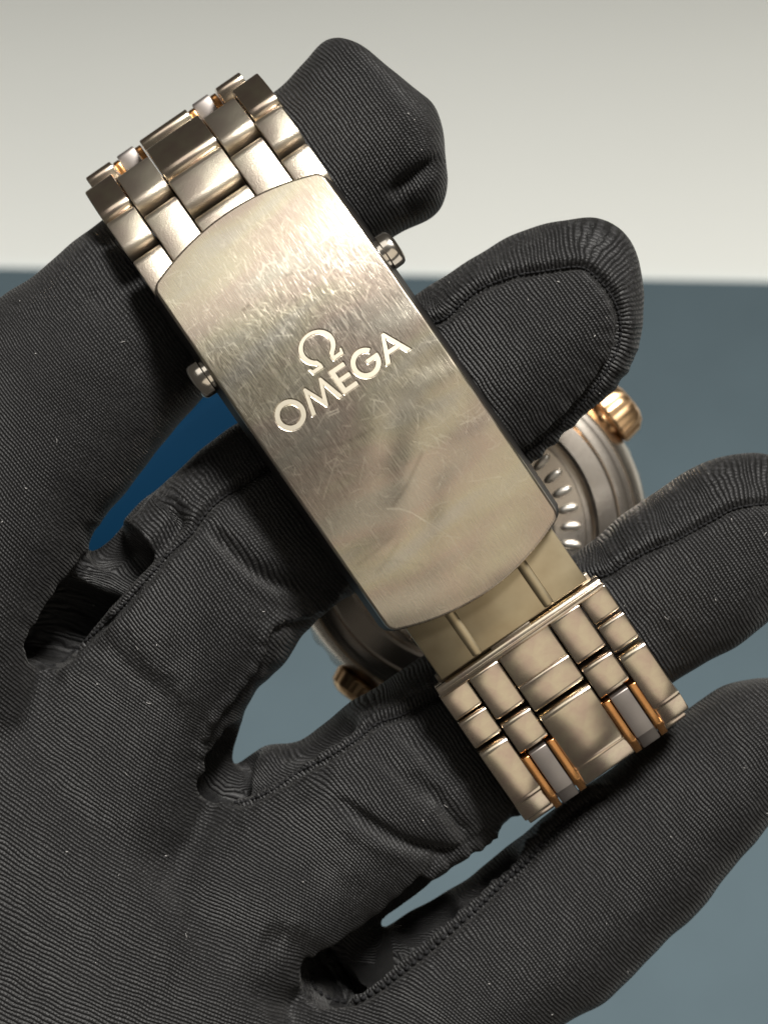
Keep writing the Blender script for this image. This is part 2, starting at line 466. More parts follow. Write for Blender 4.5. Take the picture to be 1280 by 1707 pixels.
# ---------------- clasp cover with engraved lettering
def circ(cx, cy, r, a0, a1, n, ry=None):
    ry = ry or r
    return [(cx + r * math.cos(a0 + (a1 - a0) * i / n), cy + ry * math.sin(a0 + (a1 - a0) * i / n)) for i in range(n + 1)]
def letters():
    """(name, [outer, holes...]) in mm; x = across the clasp, y = towards its top"""
    out = []
    H = 2.75; st = 0.50
    def shift(p, dx, dy): return [(x + dx, y + dy) for x, y in p]
    R = 1.56
    out.append([shift(circ(0, 0, R, 0, 2 * math.pi, 47)[:-1], -6.15, 0), shift(circ(0, 0, R - st, 0, 2 * math.pi, 39)[:-1], -6.15, 0)])
    h = H / 2
    Mx = [(-1.85, -h), (-1.38, -h), (-0.88, 0.62), (-0.10, -h), (0.10, -h), (0.88, 0.62), (1.38, -h), (1.85, -h), (1.05, h), (0.82, h), (0, -0.52), (-0.82, h), (-1.05, h)]
    out.append([shift(Mx, -2.62, 0)])
    E = [(-0.85, -h), (0.90, -h), (0.90, -h + 0.46), (-0.35, -h + 0.46), (-0.35, -0.20), (0.80, -0.20), (0.80, 0.24), (-0.35, 0.24), (-0.35, h - 0.46), (0.90, h - 0.46), (0.90, h), (-0.85, h)]
    out.append([shift(E, 0.25, 0)])
    a = math.radians(38)
    G = circ(0, 0, 1.52, a, 2 * math.pi, 40)
    G += [(1.52, 0.23), (0.12, 0.23), (0.12, -0.20), (0.95, -0.20)]
    G += circ(0, 0, 1.52 - st, math.radians(-13), a - 2 * math.pi, 34)[0:]
    out.append([shift(G, 2.95, 0)])
    A = [(-1.50, -h), (-0.97, -h), (-0.64, -0.62), (0.64, -0.62), (0.97, -h), (1.50, -h), (0.16, h + 0.10), (-0.16, h + 0.10)]
    Ah = [(-0.46, -0.20), (0.46, -0.20), (0.0, 0.95)]
    out.append([shift(A, 5.95, 0), shift(Ah, 5.95, 0)])
    # the omega sign
    oy = 3.75
    ga = math.radians(58)
    om = circ(0, 0.25, 2.02, -math.pi / 2 + ga * 0.62, 1.5 * math.pi - ga * 0.62, 52, 1.98)
    left_foot = [(-0.95, -1.72), (-1.72, -1.72), (-1.86, -1.38), (-2.05, -1.38), (-1.92, -2.16), (-0.62, -2.16), (-0.62, -1.62)]
    inner = circ(0, 0.28, 1.50, 1.5 * math.pi - ga * 0.55, -math.pi / 2 + ga * 0.55, 46, 1.58)
    right_foot = [(0.62, -1.62), (0.62, -2.16), (1.92, -2.16), (2.05, -1.38), (1.86, -1.38), (1.72, -1.72), (0.95, -1.72)]
    out.append([[(x * 0.95 - 0.15, y * 0.84 + oy + 0.08) for x, y in om + left_foot + inner + right_foot]])
    out = [[[(x * 0.97, y * 0.97) for x, y in lp] for lp in g] for g in out]
    return out
LET = letters()
TEXT_U = -2.75       # local u of the text line's centre
def poly_sdf(pts, loops):
    """signed distance (negative inside) of pts to even-odd loops"""
    d = np.full(len(pts), 1e9); inside = np.zeros(len(pts), bool)
    for lp in loops:
        lp = np.array(lp)
        for i in range(len(lp)):
            a = lp[i]; b = lp[(i + 1) % len(lp)]
            ab = b - a; l2 = ab @ ab
            if l2 < 1e-12: continue
            t = np.clip(((pts - a) @ ab) / l2, 0, 1)
            d = np.minimum(d, np.linalg.norm(pts - (a + t[:, None] * ab), axis=1))
            c = (a[1] > pts[:, 1]) != (b[1] > pts[:, 1])
            if abs(b[1] - a[1]) > 1e-12:
                x = a[0] + (pts[:, 1] - a[1]) / (b[1] - a[1]) * (b[0] - a[0])
                inside ^= c & (pts[:, 0] < x)
    return np.where(inside, -d, d)
def clasp_z(u, v):
    u = np.asarray(u, float); v = np.asarray(v, float)
    top = np.clip(-u - 9.0, 0, None); bot = np.clip(u - 12.0, 0, None)
    z = -u * u / 230.0 - top ** 2 / 150.0 - bot ** 2 / 200.0
    z = z - (v / 10.0) ** 2 * 0.32
    # slow unevenness of an old, much polished plate
    # slow unevenness of an old, much polished plate, strongest at one lower corner
    k = np.clip((u + v * 0.9 + 1) / 9, 0, 1)
    z = z + k * (0.048 * np.sin(u * 0.95 + 0.30 * v + 0.9 * np.sin(v * 0.5)) * np.cos(v * 0.42 - 0.3) + 0.012 * np.sin(u * 1.9 - 0.4 * v))
    z = z + 0.012 * np.sin(u * 0.7 + 0.9 * np.sin(v * 0.35)) * np.cos(v * 0.33 + 0.15 * u)
    return z
def clasp_cover():
    HW = 10.05
    nu, nv = 700, 350
    sv = np.linspace(-1, 1, nv); su = np.linspace(-1, 1, nu)
    v = sv * (HW - 0.28)
    r = 0.6
    def Lend(vv, bulge):
        av = np.abs(vv) / (HW - 0.28) * HW
        L = (20.75 if bulge < 2.1 else 20.0) + bulge * (1 - (av / HW) ** 2)
        k = np.clip(av - (HW - r), 0, r)
        return L - (r - np.sqrt(np.maximum(r * r - k * k, 0)))
    Lt, Lb = Lend(v, 2.0), Lend(v, 2.2)
    Ug = np.where(su[:, None] < 0, su[:, None] * (Lt - 0.2)[None, :], su[:, None] * (Lb - 0.2)[None, :])
    Vg = np.repeat(v[None, :], nu, 0)
    Zg = clasp_z(Ug, Vg)
    # engraving
    ED = 0.17
    P = np.stack([Vg.ravel(), -(Ug.ravel() - TEXT_U)], 1)
    depth = np.zeros(len(P))
    for lp in LET:
        allp = np.concatenate([np.array(l) for l in lp])
        lo, hi = allp.min(0) - 0.2, allp.max(0) + 0.2
        m = np.all((P > lo) & (P < hi), 1)
        sd = poly_sdf(P[m], lp)
        depth[m] = np.maximum(depth[m], np.clip((0.05 - sd) / 0.10, 0, 1))
    Zg = Zg - ED * depth.reshape(Zg.shape)
    # scratches, dents, dirt and painted letter-wall shade, laid on the grid
    scr = np.zeros((nu, nv)); stn_shade = np.zeros((nu, nv))
    def draw(arr, pts, width, amp):
        pts = np.array(pts)
        for i in range(len(pts) - 1):
            a, b = pts[i], pts[i + 1]
            n = max(2, int(np.linalg.norm(b - a) / 0.035))
            p = a + np.linspace(0, 1, n)[:, None] * (b - a)
            j0 = np.rint((p[:, 1] / (HW - 0.28) + 1) / 2 * (nv - 1)).astype(int)
            i0 = np.rint((p[:, 0] / 21.0 + 1) / 2 * (nu - 1)).astype(int)
            w = max(1, int(round(width / 0.07)))
            for di in range(-(w // 2), w // 2 + 1):
                for dj in range(-(w // 2), w // 2 + 1):
                    ii, jj = i0 + di, j0 + dj
                    m = (ii >= 0) & (ii < nu) & (jj >= 0) & (jj < nv)
                    arr[ii[m], jj[m]] = np.maximum(arr[ii[m], jj[m]], amp)
    def loc(px, py):
        d = np.array([px - 596, py - 672])
        return np.array([d @ UPX / PPM, d @ VPX / PPM])
    R_ = random.Random(5)
    for k in range(1500):
        c = np.array([R_.uniform(-20, 20), R_.uniform(-9.6, 9.6)])
        if R_.random() < 0.45: a = R_.gauss(0.15, 0.25)
        else: a = R_.uniform(0, math.pi)
        L = min(R_.expovariate(1 / 0.7) + 0.2, 4.5)
        bend = R_.gauss(0, 0.22)
        pts = []
        for t in np.linspace(-0.5, 0.5, 5):
            aa = a + bend * t
            pts.append(c + L * t * np.array([math.cos(aa), math.sin(aa)]))
        draw(scr, pts, 0.05, R_.uniform(0.05, 0.42) ** 1.3)
    for k in range(60):
        c = np.array([R_.gauss(-12, 3.5), R_.uniform(-9.0, 9.0)])
        a = R_.uniform(0, math.pi); L = R_.uniform(0.4, 1.8)
        draw(scr, [c, c + L * np.array([math.cos(a), math.sin(a)])], 0.05, R_.uniform(0.15, 0.4))
    for pts in ([(640, 843), (660, 841), (680, 846), (700, 858)], [(642, 844), (662, 843), (682, 848), (703, 861)],
                [(700, 858), (745, 885), (770, 930), (800, 960)], [(722, 1008), (730, 1013), (742, 1008), (738, 1004), (727, 1006)],
                [(545, 690), (565, 682)], [(548, 694), (566, 686)], [(508, 573), (538, 558)], [(505, 578), (535, 564)],
                [(770, 985), (782, 981)]):
        draw(scr, [loc(*p) for p in pts], 0.07, 0.5)
    for pts, am in (([(530, 748), (570, 738), (600, 724), (622, 712)], 0.55), ([(650, 838), (675, 800), (700, 750)], 0.6), ([(545, 790), (590, 770)], 0.3),
                    ([(600, 950), (650, 890)], 0.45), ([(630, 960), (660, 900)], 0.35), ([(610, 930), (700, 935)], 0.25),
                    ([(410, 527), (422, 518)], 0.9), ([(486, 470), (496, 466)], 0.9), ([(475, 480), (500, 462)], 0.4)):
        draw(stn_shade, [loc(*p) for p in pts], 0.12, am)
        draw(stn_shade, [loc(*p) + np.array([0.1, 0.05]) for p in pts], 0.12, am * 0.6)
    def blur(a, n):
        for _ in range(n):
            a = (a + np.roll(a, 1, 0) + np.roll(a, -1, 0) + np.roll(a, 1, 1) + np.roll(a, -1, 1)) / 5
        return a
    stn_shade = blur(stn_shade, 4) * 0.75
    scr_s = blur(scr, 1) * 1.6
    Zg = Zg - 0.0055 * scr_s + 0.0
    stn_shade = np.clip(stn_shade + 0.5 * np.clip(depth.reshape(Zg.shape), 0, 1) * np.clip(1 - np.abs(depth.reshape(Zg.shape) - 0.5) * 2, 0, 1), 0, 1)  # shade along the engraved walls, painted into the stain map
    verts = np.stack([Ug.ravel(), Vg.ravel(), Zg.ravel()], 1)
    idx = np.arange(nu * nv).reshape(nu, nv)
    q = np.stack([idx[:-1, :-1], idx[1:, :-1], idx[1:, 1:], idx[:-1, 1:]], -1).reshape(-1, 4)
    # rim: bevel, wall (splayed a little), return lip
    ring = np.concatenate([idx[0, :], idx[1:, -1], idx[-1, -2::-1], idx[-2:0:-1, 0]])
    rv = verts[ring]
    ctr = np.array([0, 0, 0])
    nxt = np.roll(rv, -1, 0); prv = np.roll(rv, 1, 0)
    tg = (nxt - prv)[:, :2]; tg /= np.maximum(np.linalg.norm(tg, axis=1, keepdims=True), 1e-9)
    nrm = np.stack([tg[:, 1], -tg[:, 0]], 1)
    if (nrm * rv[:, :2]).sum() < 0: nrm = -nrm
    isend = np.abs(nrm[:, 0])
    rings = []
    wall = 3.6 - 2.3 * isend
    for off, dz in ((0.10, -0.03), (0.19, -0.10), (0.25, -0.22), (0.30, -0.5)):
        w = rv.copy(); w[:, :2] += nrm * off; w[:, 2] += dz; rings.append(w)
    w = rv.copy(); w[:, :2] += nrm * (0.30 + 0.62 * (1 - isend))[:, None]; w[:, 2] -= wall; rings.append(w)
    w = rv.copy(); w[:, :2] += nrm * (-0.5); w[:, 2] -= wall + 0.05; rings.append(w)
    faces = [q]
    nR = len(ring); prev_idx = ring; base = len(verts)
    allv = [verts]
    for w in rings:
        cur = np.arange(base, base + nR); base += nR; allv.append(w)
        faces.append(np.stack([prev_idx, np.roll(prev_idx, -1), np.roll(cur, -1), cur], -1))
        prev_idx = cur
    verts2 = np.concatenate(allv); F = np.concatenate(faces)
    me = bpy.data.meshes.new('clasp_cover')
    me.vertices.add(len(verts2)); me.vertices.foreach_set('co', (verts2 * S).ravel())
    me.loops.add(F.size); me.loops.foreach_set('vertex_index', F.ravel().astype(np.int32))
    me.polygons.add(len(F)); me.polygons.foreach_set('loop_start', np.arange(0, F.size, 4, dtype=np.int32))
    me.update(calc_edges=True)
    bm = bmesh.new(); bm.from_mesh(me); bmesh.ops.recalc_face_normals(bm, faces=bm.faces); bm.to_mesh(me); bm.free()
    if me.polygons[nu * 20 + 40].normal.z < 0: me.flip_normals()
    me.polygons.foreach_set('use_smooth', [True] * len(me.polygons))
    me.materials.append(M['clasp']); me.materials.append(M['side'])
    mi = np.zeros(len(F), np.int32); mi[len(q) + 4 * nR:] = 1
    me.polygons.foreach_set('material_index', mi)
    for nm, arr in (('scratch', np.clip(scr_s, 0, 1)), ('stain_shade', stn_shade)):
        full = np.zeros(len(verts2)); full[:nu * nv] = arr.ravel()
        at = me.attributes.new(nm, 'FLOAT', 'POINT'); at.data.foreach_set('value', full.astype(np.float32))
    o = bpy.data.objects.new('clasp_cover', me); COL.objects.link(o); o.parent = watch
    tag(o, 'scratched brushed steel clasp cover engraved with a maker name and sign')
    # satin floors of the engraved characters
    for k, lp in enumerate(LET):
        cu = bpy.data.curves.new('letter', 'CURVE'); cu.dimensions = '2D'; cu.fill_mode = 'FRONT'; cu.extrude = 0.0
        for l in lp:
            sp = cu.splines.new('POLY'); sp.points.add(len(l) - 1)
            for i, (x, y) in enumerate(l): sp.points[i].co = (x, y, 0, 1)
            sp.use_cyclic_u = True
        co = bpy.data.objects.new('tmp', cu); COL.objects.link(co)
        dg = bpy.context.evaluated_depsgraph_get()
        me2 = bpy.data.meshes.new_from_object(co.evaluated_get(dg))
        bpy.data.objects.remove(co, do_unlink=True)
        bm = bmesh.new(); bm.from_mesh(me2)
        bmesh.ops.subdivide_edges(bm, edges=[e for e in bm.edges if e.calc_length() > 0.7], cuts=2, use_grid_fill=False)
        for vtx in bm.verts:
            x, y = vtx.co.x, vtx.co.y
            uu_ = TEXT_U - y; vv_ = x
            vtx.co = Vector((uu_ * S, vv_ * S, (float(clasp_z(uu_, vv_)) - 0.085) * S))
        bmesh.ops.recalc_face_normals(bm, faces=bm.faces)
        if sum(f.normal.z for f in bm.faces) < 0: bmesh.ops.reverse_faces(bm, faces=bm.faces)
        bm.to_mesh(me2); bm.free()
        me2.materials.clear(); me2.materials.append(M['letter'])
        me2.name = 'engraved_letter'
        lo = bpy.data.objects.new('engraved_letter' if k < 5 else 'engraved_sign', me2); COL.objects.link(lo); lo.parent = o
    return o
cover = clasp_cover()

# inner shell of the clasp (closes the underside) and its pushers
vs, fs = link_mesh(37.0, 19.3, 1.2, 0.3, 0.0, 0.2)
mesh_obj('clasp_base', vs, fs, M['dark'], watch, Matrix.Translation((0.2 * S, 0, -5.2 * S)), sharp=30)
def pusher(sgn):
    prof = [(0.0, 2.05), (0.9, 2.05), (1.35, 1.98), (1.62, 1.78), (1.74, 1.5), (1.76, 0.9), (1.76, 0.62), (1.5, 0.5), (1.5, -0.8)]
    vs, fs = lathe(prof, 40)
    vs = [(x * 1.08, sgn * z, y * 0.86) for x, y, z in vs]
    u, _ = local_of(-179, 0, -3.4)
    mesh_obj('pusher', vs, fs, M['chrome'], watch, Matrix.Translation((u * S, sgn * 10.0 * S, -3.0 * S)), sharp=38)
pusher(1); pusher(-1)

# ---------------- watch head (seen from behind, case back towards the camera)
head_m = Matrix.Translation((CASE_U * S, CASE_V * S, CASE_Z * S))
def head_part(name, prof, mat, seg=120, sharp=32, parent=None):
    vs, fs = lathe(prof, seg)
    return mesh_obj(name, vs, fs, mat, watch, head_m, sharp=sharp)
head_part('case_back', [(0, 1.6), (9.3, 1.6), (9.6, 1.45), (9.7, 1.1), (13.1, 0.9), (13.3, 0.1), (14.0, 0.0), (14.2, 1.1), (14.6, 1.45), (16.7, 1.0), (17.0, 0.6), (17.1, -0.6), (17.6, -0.8)], M['polish'])
head_part('case_ring', [(17.0, 0.0), (17.2, 0.2), (18.0, 0.05), (18.4, -0.2), (18.5, -1.2), (19.0, -1.4), (19.3, -1.3), (20.0, -2.2), (20.6, -3.4), (20.9, -5.0), (20.7, -7.2), (20.2, -7.6)], M['polish'])
bz = []
vs, fs = [], []
seg = 168
prof = [(20.0, -7.3), (21.0, -7.5), (21.3, -8.2), (21.3, -9.6), (20.9, -10.3), (18, -11.0), (16, -11.3), (0, -11.6)]
for k in range(seg):
    a = 2 * math.pi * k / seg
    for i, (r, z) in enumerate(prof):
        rr = r - (0.28 if (i in (2, 3) and k % 4 < 2) else 0)
        vs.append((rr * math.cos(a), rr * math.sin(a), z))
n = len(prof)
for k in range(seg):
    k2 = (k + 1) % seg
    for i in range(n - 1): fs.append((k * n + i, k2 * n + i, k2 * n + i + 1, k * n + i + 1))
mesh_obj('bezel', vs, fs, M['polish'], watch, head_m, sharp=32)
# raised scalloped studs round the case back
stud_v, stud_f = [], []
for j in range(5):
    z = [0, 0.22, 0.36, 0.42, 0.43][j]; k_ = [1, 0.92, 0.72, 0.4, 0.02][j]
    for i in range(14):
        a = 2 * math.pi * i / 14
        stud_v.append((1.25 * k_ * math.cos(a), 0.52 * k_ * math.sin(a), z))
for j in range(4):
    for i in range(14):
        i2 = (i + 1) % 14
        stud_f.append((j * 14 + i, j * 14 + i2, (j + 1) * 14 + i2, (j + 1) * 14 + i))
case_back = [c for c in watch.children if c.name.startswith('case_back')][0]
proto = None
for k in range(36):
    a = 2 * math.pi * k / 36
    m = Matrix.Rotation(a, 4, 'Z') @ Matrix.Translation((11.5 * S, 0, 0.96 * S)) @ Matrix.Rotation(math.radians(3), 4, 'Y')
    if proto is None:
        proto = mesh_obj('case_back_wave', stud_v, stud_f, M['stud'], case_back, m)
    else:
        c = proto.copy(); COL.objects.link(c); c.matrix_local = m
# lugs
for su_ in (-1, 1):
    for sv_ in (-1, 1):
        prof_l = [(17.0, 0.0), (20.5, -0.6), (22.3, -2.4), (23.6, -4.6), (23.7, -6.2), (22.5, -6.6), (20.0, -6.4), (17.0, -6.0)]
        vs, fs = [], []
        y0, y1 = (9.9, 13.0)
        for y, sh in ((y0, 0), (y0 + 0.3, 0.25), (y1 - 0.6, 0.25), (y1, -0.35)):
            for x, z in prof_l:
                taper = (x - 17) / 9 * 1.3 if y > 11 else 0
                vs.append((su_ * (x + (sh if x > 18 else 0)), sv_ * (y - taper), z + sh * 0.6))
        nn = len(prof_l)
        for k in range(3):
            for i in range(nn):
                j = (i + 1) % nn
                fs.append((k * nn + i, k * nn + j, (k + 1) * nn + j, (k + 1) * nn + i))
        fs.append(tuple(range(nn))); fs.append(tuple(range(3 * nn, 4 * nn)))
        mesh_obj('lug', vs, fs, M['polish'], watch, head_m, sharp=35)
def knob(name, ang, r0, length, rad, flutes, z, mat):
    prof = [(0.55, 0), (0.62, 0.5), (1.0, 0.75), (1.05, 1.0), (1.05, 0.55 + 0.45), (0.98, 0.62 + length * 0.55), (0.80, length * 0.9), (0.55, length), (0.0, length + 0.1)]
    seg = flutes * 4
    vs, fs = [], []
    for k in range(seg):
        a = 2 * math.pi * k / seg
        for i, (f, d) in enumerate(prof):
            rr = f * rad * (0.955 if (3 <= i <= 5 and k % 4 < 2) else 1.0)
            vs.append((rr * math.cos(a), rr * math.sin(a), d))
    n = len(prof)
    for k in range(seg):
        k2 = (k + 1) % seg
        for i in range(n - 1): fs.append((k * n + i, k2 * n + i, k2 * n + i + 1, k * n + i + 1))
    m = head_m @ Matrix.Rotation(ang, 4, 'Z') @ Matrix.Translation((r0 * S, 0, z * S)) @ Matrix.Rotation(math.pi / 2, 4, 'Y')
    return mesh_obj(name, vs, fs, mat, watch, m, sharp=30)
knob('crown', math.radians(95), 20.0, 4.1, 3.4, 14, -4.2, M['gold_pale'])
knob('helium_valve', math.radians(-70), 19.8, 3.2, 3.0, 14, -4.8, M['gold_pale'])

# ------------------------------------------------------------------ blue box on the mat
def blue_box():
    root = bpy.data.objects.new('blue_box', None); COL.objects.link(root)
    p = W(405, 715, TZ + 16)
    zt = float(shade_curve_z(p[1])) + 1.8
    root.location = (p[0] * S, p[1] * S, zt * S)
    root.rotation_euler = (math.radians(16), 0, math.radians(40))
    vs, fs = link_mesh(106, 30, 12, 2.5, 0.0, 1.2)
    mesh_obj('box_body', vs, fs, M['blue'], root, Matrix.Translation((0, 0, 13.4 * S)), sharp=50)
    vs, fs = link_mesh(107, 31, 6, 2.5, 0.3, 1.6)
    mesh_obj('box_lid', vs, fs, M['blue'], root, Matrix.Translation((0, 0, 19.8 * S)), sharp=50)
    tag(root, 'deep blue plastic box lying behind the gloved fingers', 'box')
blue_box()

# ------------------------------------------------------------------ gloved hand
def catmull(P, per):
    P = np.array(P, float); n = len(P); out = []
    for i in range(n - 1):
        p0 = P[max(i - 1, 0)]; p1 = P[i]; p2 = P[i + 1]; p3 = P[min(i + 2, n - 1)]
        for t in np.linspace(0, 1, per, endpoint=False):
            out.append(0.5 * ((2 * p1) + (-p0 + p2) * t + (2 * p0 - 5 * p1 + 4 * p2 - p3) * t * t + (-p0 + 3 * p1 - 3 * p2 + p3) * t ** 3))
    out.append(P[-1]); return np.array(out)

# rows: upper edge px, lower edge px, centre depth, half thickness  (base to tip)
FING = {
 'index': [(-330,760, 60,1290,-18,11.5), (-220,680, 70,1180,-16,11.5), (-120,600, 88,1062,-15,11), (-10,510, 120,965,-14.6,10.5), (60,460, 160,880,-15,10), (110,418, 225,800,-16,9.5),
           (181,361, 320,680,-18,8.8), (260,303, 410,590,-18,8.5), (350,236, 510,500,-18,8.5), (464,152, 600,430,-17.5,8.5), (505,105, 664,391,-17,8.6),
           (545,66, 712,371,-16.5,8.6), (582,70, 740,342,-16,8.2), (638,110, 749,302,-16,7.4), (690,148, 745,262,-16,5.5), (722,172, 740,222,-16,3)],
 'middle': [(-60,1200, 300,1520,-21,11), (20,1120, 345,1420,-20.5,11), (70,1040, 368,1320,-20,10.5), (100,975, 388,1262,-19,10), (134,938, 400,1228,-17,10), (181,893, 415,1178,-15.6,9.8), (237,837, 440,1143,-15,9.5),
            (302,776, 480,1103,-15.4,9.2), (359,729, 503,1060,-16.6,9.0), (420,690, 556,1014,-18.6,8.8), (500,630, 640,960,-19.6,8.8), (600,555, 740,890,-18.6,8.8),
            (697,488, 830,815,-16.2,8.6), (776,435, 906,751,-14,8.4), (829,407, 952,709,-13.6,8.2), (885,379, 994,670,-13.3,7.8), (941,364, 1020,648,-13,7.3),
            (988,360, 1042,618,-13,6.6), (1026,376, 1059,584,-13,5.6), (1053,408, 1069,545,-13,4.2), (1068,450, 1073,495,-13,2)],
 'ring': [(150,1500, 400,1780,-22,11), (250,1420, 455,1700,-21.5,11), (330,1340, 500,1650,-21,10.5), (395,1275, 560,1612,-20.5,10), (440,1243, 612,1565,-20,9.5), (486,1238, 662,1524,-18.4,9.2), (532,1212, 712,1490,-17.6,9.2),
          (572,1178, 752,1448,-17.8,9), (620,1148, 802,1411,-18.4,8.9), (675,1113, 857,1366,-20.2,8.8), (760,1060, 920,1300,-21.4,8.6), (860,990, 1010,1222,-20.8,8.5), (955,922, 1092,1160,-19.5,8.4),
          (1067,837, 1160,1114,-18,8.4), (1142,787, 1205,1088,-17.5,8.2), (1192,763, 1245,1064,-17,7.8), (1247,751, 1290,1025,-17,7), (1296,760, 1325,985,-17,6), (1335,790, 1352,935,-17,4.4), (1362,830, 1368,880,-17,2)],
 'little': [(330,1760, 640,2010,-23,10.5), (420,1690, 700,1940,-22.5,10.5), (500,1640, 755,1880,-22,10), (575,1592, 810,1822,-21.5,9.5), (645,1545, 872,1765,-21,9), (720,1498, 936,1706,-21,8.6),
            (785,1460, 1012,1662,-21,8.4), (861,1398, 1072,1605,-21,8.2), (930,1345, 1120,1556,-21,8.0), (1010,1285, 1170,1510,-21,7.8), (1090,1222, 1222,1444,-20.5,7.6),
            (1171,1163, 1280,1374,-20,7.4), (1215,1140, 1325,1320,-20,7), (1280,1128, 1365,1265,-20,6), (1330,1135, 1390,1215,-20,4.2), (1370,1165, 1392,1190,-20,2)],
 'thumb': [(-700,1250, -300,1750,-30,13), (-760,1150, -420,1350,-27,12), (-800,1010, -470,1120,-24,11), (-780,850, -500,900,-22,10), (-740,700, -500,720,-21,9.3), (-690,590, -510,600,-21,7.5), (-640,530, -560,540,-21,4)],
}
PALM = [(-900,1900, 0,2800,-26,15), (-800,1600, 200,2500,-25,16), (-650,1330, 380,2260,-24,16), (-480,1120, 500,2060,-23,15), (-330,1000, 560,1930,-22.5,14), (-220,960, 585,1850,-22,13), (-110,1010, 560,1780,-22,12), (20,1120, 500,1690,-22,10.5), (130,1200, 445,1600,-22,9), (210,1270, 400,1520,-22,6), (270,1330, 360,1440,-22,3)]

def loft_pts(rows, per=6, m=32, n=2.25):
    R = catmull(rows, per)
    vs, fs, axis = [], [], []
    for j, (ux, uy, lx, ly, z, h) in enumerate(R):
        a = W(ux, uy, z); b = W(lx, ly, z)
        c = (a + b) / 2; e = (a - b) / 2
        axis.append((c[0], c[1], z, np.linalg.norm(e), h))
        for k in range(m):
            th = 2 * math.pi * k / m
            cc, ss = math.cos(th), math.sin(th)
            fx = math.copysign(abs(cc) ** (2 / n), cc); fz = math.copysign(abs(ss) ** (2 / n), ss)
            p = c + e * fx; vs.append((p[0], p[1], z + h * fz))
    J = len(R)
    for j in range(J - 1):
        for k in range(m):
            k2 = (k + 1) % m
            fs.append((j * m + k, j * m + k2, (j + 1) * m + k2, (j + 1) * m + k))
    fs.append(tuple(range(m))); fs.append(tuple(range((J - 1) * m, J * m)))
    return vs, fs, np.array(axis)

